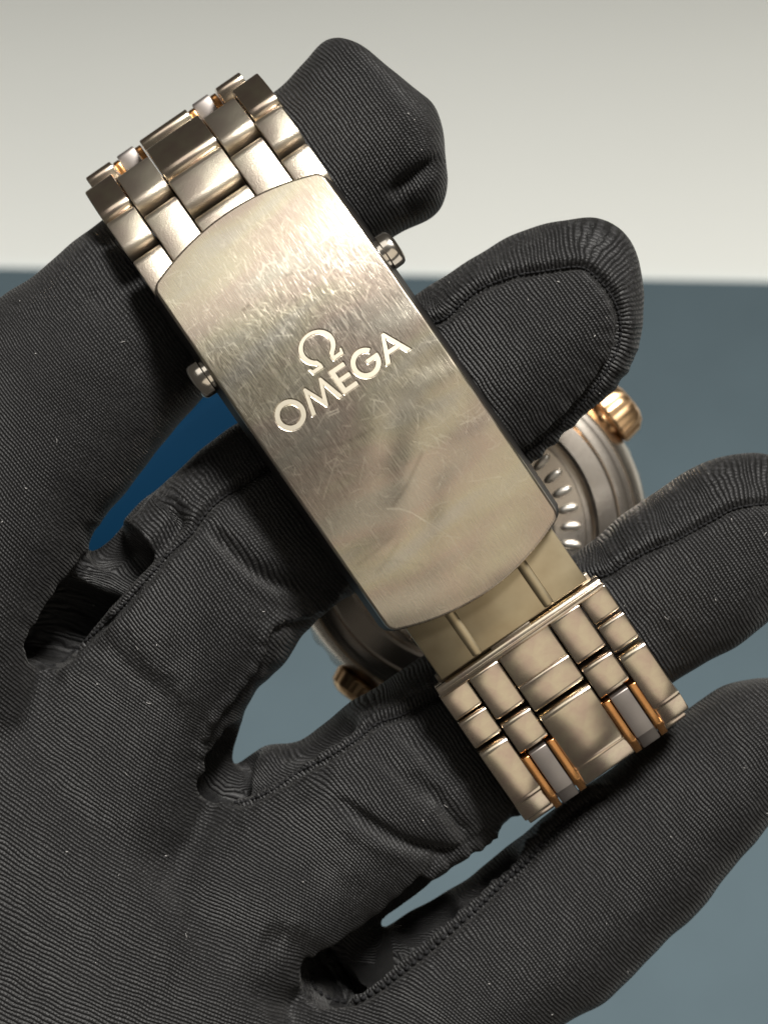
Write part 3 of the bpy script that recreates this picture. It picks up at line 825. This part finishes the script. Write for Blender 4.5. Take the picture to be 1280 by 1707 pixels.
def build_glove():
    V, F, AX = [], [], {}
    for nm, rows in list(FING.items()) + [('palm', PALM)]:
        vs, fs, ax = loft_pts(rows, n=2.6 if nm == 'palm' else 2.25)
        b = len(V); V += vs; F += [tuple(i + b for i in f) for f in fs]; AX[nm] = ax
    me = bpy.data.meshes.new('glove_raw'); me.from_pydata(V, [], F)
    bm = bmesh.new(); bm.from_mesh(me); bmesh.ops.recalc_face_normals(bm, faces=bm.faces); bm.to_mesh(me); bm.free()
    ob = bpy.data.objects.new('glove_raw', me); COL.objects.link(ob)
    md = ob.modifiers.new('r', 'REMESH'); md.mode = 'VOXEL'; md.voxel_size = 0.38; md.adaptivity = 0
    dg = bpy.context.evaluated_depsgraph_get()
    out = bpy.data.meshes.new_from_object(ob.evaluated_get(dg))
    bpy.data.objects.remove(ob, do_unlink=True)
    nv = len(out.vertices)
    co = np.empty(nv * 3); out.vertices.foreach_get('co', co); co = co.reshape(-1, 3)
    ed = np.empty(len(out.edges) * 2, np.int32); out.edges.foreach_get('vertices', ed); ed = ed.reshape(-1, 2)
    deg = np.bincount(ed.ravel(), minlength=nv).astype(float)
    def smooth(x, it):
        for _ in range(it):
            acc = np.zeros_like(x)
            for k in range(x.shape[1]):
                acc[:, k] = np.bincount(ed[:, 0], x[ed[:, 1], k], nv) + np.bincount(ed[:, 1], x[ed[:, 0], k], nv)
            x = x * 0.4 + 0.6 * acc / deg[:, None]
        return x
    co = smooth(co, 22)
    def normals(c):
        out.vertices.foreach_set('co', c.ravel()); out.update()
        a = np.empty(nv * 3); out.vertices.foreach_get('normal', a) if False else out.vertex_normals.foreach_get('vector', a)
        return a.reshape(-1, 3)
    nr = normals(co)
    def proj(c):
        k = CAMD * PPM / (CAMD - c[:, 2])
        return np.stack([CX + c[:, 0] * k, CY - c[:, 1] * k], 1)
    px = proj(co)
    front = np.clip((nr[:, 2] + 0.15) / 0.3, 0, 1)
    # ---- nearest finger for each vertex
    names = ['index', 'middle', 'ring', 'little', 'thumb']
    best = np.full(nv, 1e9); who = np.zeros(nv, int); tt = np.zeros(nv); oo = np.zeros(nv); zz = np.zeros(nv)
    for fi, nm in enumerate(names):
        ax = AX[nm]; A = ax[:-1]; B = ax[1:]
        arc = np.r_[0, np.cumsum(np.linalg.norm(np.diff(ax[:, :2], axis=0), axis=1))]
        for i in range(len(A)):
            ab = B[i, :2] - A[i, :2]; l2 = max(ab @ ab, 1e-9)
            t = np.clip((co[:, :2] - A[i, :2]) @ ab / l2, 0, 1)
            q = A[i, :2] + t[:, None] * ab
            dvec = co[:, :2] - q
            rad = max(6.0, A[i, 3])
            dn = np.linalg.norm(dvec, axis=1) / rad
            m = dn < best
            best[m] = dn[m]; who[m] = fi; tt[m] = (arc[i] + t * math.sqrt(l2))[m]
            sg = (ab[0] * dvec[:, 1] - ab[1] * dvec[:, 0]) / math.sqrt(l2)
            oo[m] = sg[m]; zz[m] = (co[:, 2] - A[i, 2])[m]
    palm_t = (0.62 * px[:, 0] - 0.79 * px[:, 1] + 0.00060 * px[:, 0] * (-px[:, 1] + 1297)) / PPM
    palm_s = (0.79 * px[:, 0] + 0.62 * px[:, 1]) / PPM
    T = palm_t.copy(); Sx = palm_s.copy()
    BL = {0: (24, 44), 1: (12, 30), 2: (14, 34), 3: (12, 30), 4: (15, 30)}
    for fi, nm in enumerate(names):
        m = who == fi
        b0, b1 = BL[fi]
        ax = AX[nm]
        arc = np.r_[0, np.cumsum(np.linalg.norm(np.diff(ax[:, :2], axis=0), axis=1))]
        cb = np.array([np.interp((b0 + b1) / 2, arc, ax[:, k]) for k in range(3)])[None]
        pb = proj(cb)[0]
        t0 = (0.62 * pb[0] - 0.79 * pb[1] + 0.00060 * pb[0] * (-pb[1] + 1297)) / PPM - (b0 + b1) / 2
        s0 = (0.79 * pb[0] + 0.62 * pb[1]) / PPM
        w = np.clip((tt[m] - b0) / (b1 - b0), 0, 1); w = w * w * (3 - 2 * w)
        ia = np.searchsorted(arc, b1); ib = int(len(arc) * 0.8)
        if nm != 'thumb':
            dr = ax[ib, :2] - ax[ia, :2]; dr /= np.linalg.norm(dr)
            tt[m] = (co[m][:, :2] - cb[0, :2]) @ dr + (b0 + b1) / 2
        ang = np.arctan2(-oo[m], zz[m] + 1e-6)
        T[m] = T[m] * (1 - w) + (tt[m] + t0) * w
        Sx[m] = Sx[m] * (1 - w) + (ang * 9.0 + s0) * w
    T = smooth(T[:, None], 4)[:, 0]
    # ---- seams and folds, carved along lines traced on the visible side
    disp = np.zeros(nv)
    def along(pts, per=5):
        return catmull(pts, per)
    def carve(pts, depth, width, ridge=0.0, rw=0.0, fade=False, roff=0.0, power=2):
        P = along(pts)
        lo = P.min(0) - 60; hi = P.max(0) + 60
        m = np.where(np.all((px > lo) & (px < hi), 1) & (front > 0.01))[0]
        if len(m) == 0: return
        q = px[m]; d = np.full(len(m), 1e9); sg = np.zeros(len(m)); par = np.zeros(len(m))
        for i in range(len(P) - 1):
            ab = P[i + 1] - P[i]; l2 = ab @ ab
            if l2 < 1e-9: continue
            t = np.clip((q - P[i]) @ ab / l2, 0, 1)
            dv = q - (P[i] + t[:, None] * ab); dd = np.linalg.norm(dv, axis=1)
            c = dd < d
            d[c] = dd[c]; sg[c] = np.sign(ab[0] * dv[c, 1] - ab[1] * dv[c, 0]); par[c] = (i + t[c]) / (len(P) - 1)
        g = -depth * np.exp(-(d / width) ** power)
        if ridge:
            al = par * np.linalg.norm(np.diff(P, axis=0), axis=1).sum()
            wv = np.sin(al * 2 * math.pi / 23 + 1.5 * np.sin(al / 37))
            g = g + ridge * (1 + 0.35 * wv) * np.exp(-(((d * sg) - roff) / rw) ** 2)
            g = g + 0.13 * np.sin(al * 2 * math.pi / 34 + 2.0 * np.sin(al / 51)) * np.exp(-(d / 30) ** 2) * np.clip(d / 12, 0, 1)
        f = front[m]
        if fade: f = f * np.clip(np.minimum(par, 1 - par) * 4, 0, 1)
        disp[m] += g * f
    SEAMS = {
     'middle_tip': [(700,545),(741,531),(765,509),(801,481),(857,460),(906,452),(962,445),(987,456),(1015,488),(1031,523),(1033,565),(1022,597),(994,642),(959,684),(906,734),(860,765)],
     'middle_upper': [(62,1100),(92,1109),(134,1076),(195,1020),(246,963),(284,921),(321,888),(340,860),(368,832),(420,800),(450,780)],
     'middle_lower': [(575,985),(560,1010),(520,1030),(471,1043),(452,1060),(443,1100),(415,1142),(368,1203),(349,1245),(349,1290),(377,1328)],
     'ring_upper': [(380,1338),(410,1335),(450,1318),(500,1285),(545,1262),(590,1235),(630,1205),(670,1192),(710,1172),(740,1160)],
     'ring_lower': [(870,1335),(850,1375),(825,1385),(799,1398),(759,1418),(722,1442),(700,1475),(670,1510),(620,1560),(560,1600),(525,1625)],
     'ring_tip': [(960,968),(1011,958),(1044,938),(1083,917),(1123,902),(1159,882),(1192,864),(1218,850),(1247,843),(1290,842),(1320,870)],
     'little_upper': [(522,1620),(520,1642),(545,1663),(585,1670),(625,1652),(661,1626),(696,1599),(732,1568),(767,1537),(803,1505),(839,1470),(874,1439),(909,1401),(956,1358),(1000,1325)],
     'index_lower': [(75,1100),(62,1075),(75,1035),(110,985),(150,925),(178,870)],
    }
    carve(SEAMS['middle_tip'], 1.1, 5.5, 0.35, 14, roff=-16)
    carve(SEAMS['middle_upper'], 1.1, 5.5, 0.3, 12, roff=-13)
    carve(SEAMS['middle_lower'], 0.5, 6, 0.5, 9, roff=10)
    carve(SEAMS['ring_upper'], 1.1, 5.5, 0.4, 12, roff=-13)
    carve(SEAMS['ring_lower'], 0.5, 6, 0.5, 9, roff=-9)
    carve(SEAMS['ring_tip'], 1.0, 5.5, 0.3, 16, roff=-16)
    carve(SEAMS['little_upper'], 1.1, 5.5, 0.55, 10, roff=-13)
    carve(SEAMS['index_lower'], 0.3, 6, 0.3, 8, roff=-8)
    # side panels are cut separately: their ribs run square to the seam
    def panel(pts, side, fi, reach):
        P = along(pts, 8)
        arcp = np.r_[0, np.cumsum(np.linalg.norm(np.diff(P, axis=0), axis=1))]
        m = np.where((who == fi) & (nr[:, 2] > -0.3) & np.all((px > P.min(0) - reach) & (px < P.max(0) + reach), 1))[0]
        q = px[m]; d = np.full(len(m), 1e9); sg = np.zeros(len(m)); tp = np.zeros(len(m)); inr = np.zeros(len(m), bool)
        for i in range(len(P) - 1):
            ab = P[i + 1] - P[i]; l2 = ab @ ab
            if l2 < 1e-9: continue
            tr = (q - P[i]) @ ab / l2
            t = np.clip(tr, 0, 1)
            dv = q - (P[i] + t[:, None] * ab); dd = np.linalg.norm(dv, axis=1)
            c = dd < d
            d[c] = dd[c]; sg[c] = np.sign(ab[0] * dv[c, 1] - ab[1] * dv[c, 0]); tp[c] = arcp[i] + t[c] * math.sqrt(l2)
        ok = (sg == side) & (d < reach) & (tp > 1) & (tp < arcp[-1] - 1)
        T[m[ok]] = tp[ok] / PPM * 1.04
        Sx[m[ok]] = d[ok] / PPM
    panel(SEAMS['middle_tip'], -1, 1, 120)
    panel(SEAMS['middle_upper'], -1, 1, 170)
    panel(SEAMS['ring_upper'], -1, 2, 150)
    panel(SEAMS['ring_tip'], -1, 2, 150)
    panel(SEAMS['little_upper'], -1, 3, 130)
    # cloth folds
    # deep webs between the fingers
    for pts, dpt, wd in (([(78,1078),(105,1030),(150,965),(200,905)], 10.0, 25), ([(100,1070),(150,1020),(220,940),(290,865)], 2.2, 22), ([(364,1306),(376,1280),(402,1240)], 8.5, 23), ([(405,1310),(450,1285),(510,1240),(570,1205)], 2.2, 20),
                         ([(545,1640),(580,1615),(640,1570),(715,1505)], 10.0, 29), ([(600,1630),(680,1560),(760,1490),(840,1425)], 2.2, 20)):
        carve(pts, dpt, wd, power=4 if dpt > 4 else 2)
    for pts, dpt, wd in (
        ([(545,1325),(600,1365),(660,1400),(720,1420),(770,1425)], 1.5, 12), ([(560,1350),(620,1395),(690,1425)], -0.5, 18), ([(690,1285),(730,1330),(770,1380),(790,1400)], 1.1, 12),
        ([(620,1245),(680,1300),(720,1350)], 0.6, 15), ([(660,1215),(700,1245),(735,1300)], 0.5, 12), ([(335,860),(370,900),(420,945),(470,975),(530,990)], 1.2, 11), ([(360,850),(400,885),(450,925),(510,955)], -0.5, 22),
        ([(330,930),(400,980),(470,1020)], 0.3, 16), ([(738,262),(707,287),(673,310),(650,335)], 1.3, 14),
        ([(700,300),(690,330),(680,365)], 0.3, 14), ([(440,1560),(500,1590),(530,1620)], 1.0, 30), ([(300,1530),(400,1555),(480,1580)], 0.6, 40),
        ([(640,1655),(700,1690),(760,1720)], 0.35, 16), ([(90,1115),(160,1130),(240,1180)], -0.35, 22), ([(570,1660),(640,1720)], 0.3, 14),
        ([(235,840),(262,880),(240,950)], 0.6, 22), ([(300,790),(310,840),(330,870)], -0.5, 20),
        ([(380,540),(430,520)], 0.2, 12), ([(150,480),(185,520)], 0.3, 14), ([(930,1400),(1010,1450),(1060,1520)], 0.22, 26),
        ([(1180,1180),(1220,1240),(1240,1300)], 0.3, 22), ([(1060,1000),(1110,1060),(1130,1110)], 0.35, 22)):
        carve(pts, dpt, wd, fade=True)
    # puckering beside seams and slow unevenness of the cloth
    u1 = co
    und = (np.sin(u1[:, 0] * 0.42 + 1.3 * np.sin(u1[:, 1] * 0.21)) * np.sin(u1[:, 1] * 0.37 + 0.9 * np.sin(u1[:, 0] * 0.17)) * 0.16
           + np.sin(u1[:, 0] * 1.1 + u1[:, 1] * 0.7) * np.sin(u1[:, 1] * 0.9 - u1[:, 0] * 0.4) * 0.05)
    disp += und
    co = co + nr * disp[:, None]
    co = smooth(co, 1)
    wdeep = np.clip((np.abs(disp) - 1.6) / 2.0, 0, 1)[:, None]
    wdeep = smooth(wdeep, 6)
    T += 0.5 * (co[:, 2] + 11.0) * np.clip(wdeep[:, 0] * 1.5, 0, 1)
    for _ in range(2):
        co = co * (1 - wdeep) + smooth(co, 3) * wdeep
    out.vertices.foreach_set('co', (co * S).ravel()); out.update()
    out.polygons.foreach_set('use_smooth', [True] * len(out.polygons))
    for nm, arr in (('rib_t', T), ('rib_s', Sx)):
        at = out.attributes.new(nm, 'FLOAT', 'POINT'); at.data.foreach_set('value', arr.astype(np.float32))
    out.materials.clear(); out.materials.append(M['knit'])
    out.name = 'glove'
    root = bpy.data.objects.new('gloved_hand', None); COL.objects.link(root)
    root.empty_display_size = 0.01
    tag(root, 'hand in a black ribbed knit glove with its fingers through the watch bracelet', 'hand')
    g = bpy.data.objects.new('glove', out); COL.objects.link(g); g.parent = root
    print('glove verts', nv)
    # ---- thread in the seams, laid on the cloth
    bvh = BVHTree.FromPolygons([Vector(c) for c in co], [tuple(p.vertices) for p in out.polygons])
    def hit(x, y):
        o = Vector((0, 0, CAMD)); d = (Vector(W(x, y, -10)) - o).normalized()
        h, n_, _, _ = bvh.ray_cast(o, d)
        return h, n_
    def stitches(pts, step, length, rad, lift, name='seam_thread'):
        P = catmull(pts, 12)
        arc = np.r_[0, np.cumsum(np.linalg.norm(np.diff(P, axis=0), axis=1))]
        vs, fs = [], []
        s = 0
        while s + length < arc[-1]:
            pa = [np.interp(s, arc, P[:, k]) for k in (0, 1)]; pb = [np.interp(s + length, arc, P[:, k]) for k in (0, 1)]
            ha, na = hit(*pa); hb, nb = hit(*pb)
            s += step * random.uniform(0.85, 1.15)
            if ha is None or hb is None or (ha - hb).length > 2.5: continue
            ax = (hb - ha); L = ax.length
            if L < 0.05: continue
            ax.normalize(); up = (na + nb).normalized(); sd = ax.cross(up).normalized(); up = sd.cross(ax)
            b = len(vs)
            for i, f in enumerate((0, 0.25, 0.5, 0.75, 1)):
                r = rad * (0.45, 0.9, 1, 0.9, 0.45)[i]
                c = ha + ax * (L * f) + up * (lift * (0.2, 0.8, 1, 0.8, 0.2)[i])
                for k in range(6):
                    a = math.pi * 2 * k / 6
                    vs.append(c + sd * (r * math.cos(a)) + up * (r * 0.7 * math.sin(a)))
            for i in range(4):
                for k in range(6):
                    k2 = (k + 1) % 6
                    fs.append((b + i * 6 + k, b + i * 6 + k2, b + (i + 1) * 6 + k2, b + (i + 1) * 6 + k))
            fs.append(tuple(range(b, b + 6))); fs.append(tuple(range(b + 24, b + 30)))
        if vs:
            mesh_obj(name, [tuple(v) for v in vs], fs, M['thread'], root)
    stitches(SEAMS['little_upper'], 13, 10, 0.26, 0.12)
    for k_ in ('middle_upper', 'ring_upper', 'ring_tip', 'middle_tip'):
        stitches(SEAMS[k_], 9, 8, 0.16, 0.02)
    # ---- lint caught on the cloth
    vs, fs = [], []
    R_ = random.Random(21)
    spots = [(230,1080),(262,1075),(248,1172),(163,1140),(440,1247),(310,1560),(505,1470),(112,1420),(560,780),(915,1360),(1000,1250),(1118,1395),(1240,1280),(815,1640),(1045,1620),(1010,1540),
             (60,590),(205,570),(95,735),(280,735),(312,695),(690,200),(702,250),(680,190),(1010,530),(990,560),(880,500),(930,470),(1192,1000),(1110,1030),(1040,1010),(1180,790)]
    for k in range(34): spots.append((R_.uniform(0, 1280), R_.uniform(380, 1700)))
    for (x, y) in spots:
        h, n_ = hit(x, y)
        if h is None or n_.z < 0.25: continue
        t1 = n_.orthogonal().normalized(); t1.rotate(Matrix.Rotation(R_.uniform(0, 6.28), 3, n_))
        t2 = n_.cross(t1)
        L = R_.choice((0.12, 0.15, 0.2, 0.25, 0.5)); rr = R_.uniform(0.015, 0.03) if L > 0.4 else R_.uniform(0.03, 0.065)
        bend = R_.uniform(-0.5, 0.5) * L
        b = len(vs)
        for i in range(5):
            f = i / 4 - 0.5
            c = h + t1 * (L * f) + t2 * (bend * (f * f)) + n_ * (0.07 + 0.05 * math.sin(i))
            for k in range(4):
                a = math.pi / 2 * k
                vs.append(tuple(c + t2 * (rr * math.cos(a)) + n_ * (rr * math.sin(a))))
        for i in range(4):
            for k in range(4):
                k2 = (k + 1) % 4
                fs.append((b + i * 4 + k, b + i * 4 + k2, b + (i + 1) * 4 + k2, b + (i + 1) * 4 + k))
        fs.append((b, b + 1, b + 2, b + 3)); fs.append((b + 16, b + 17, b + 18, b + 19))
    lint = mesh_obj('lint', vs, fs, M['lint'], root)
    lint['kind'] = 'stuff'
build_glove()
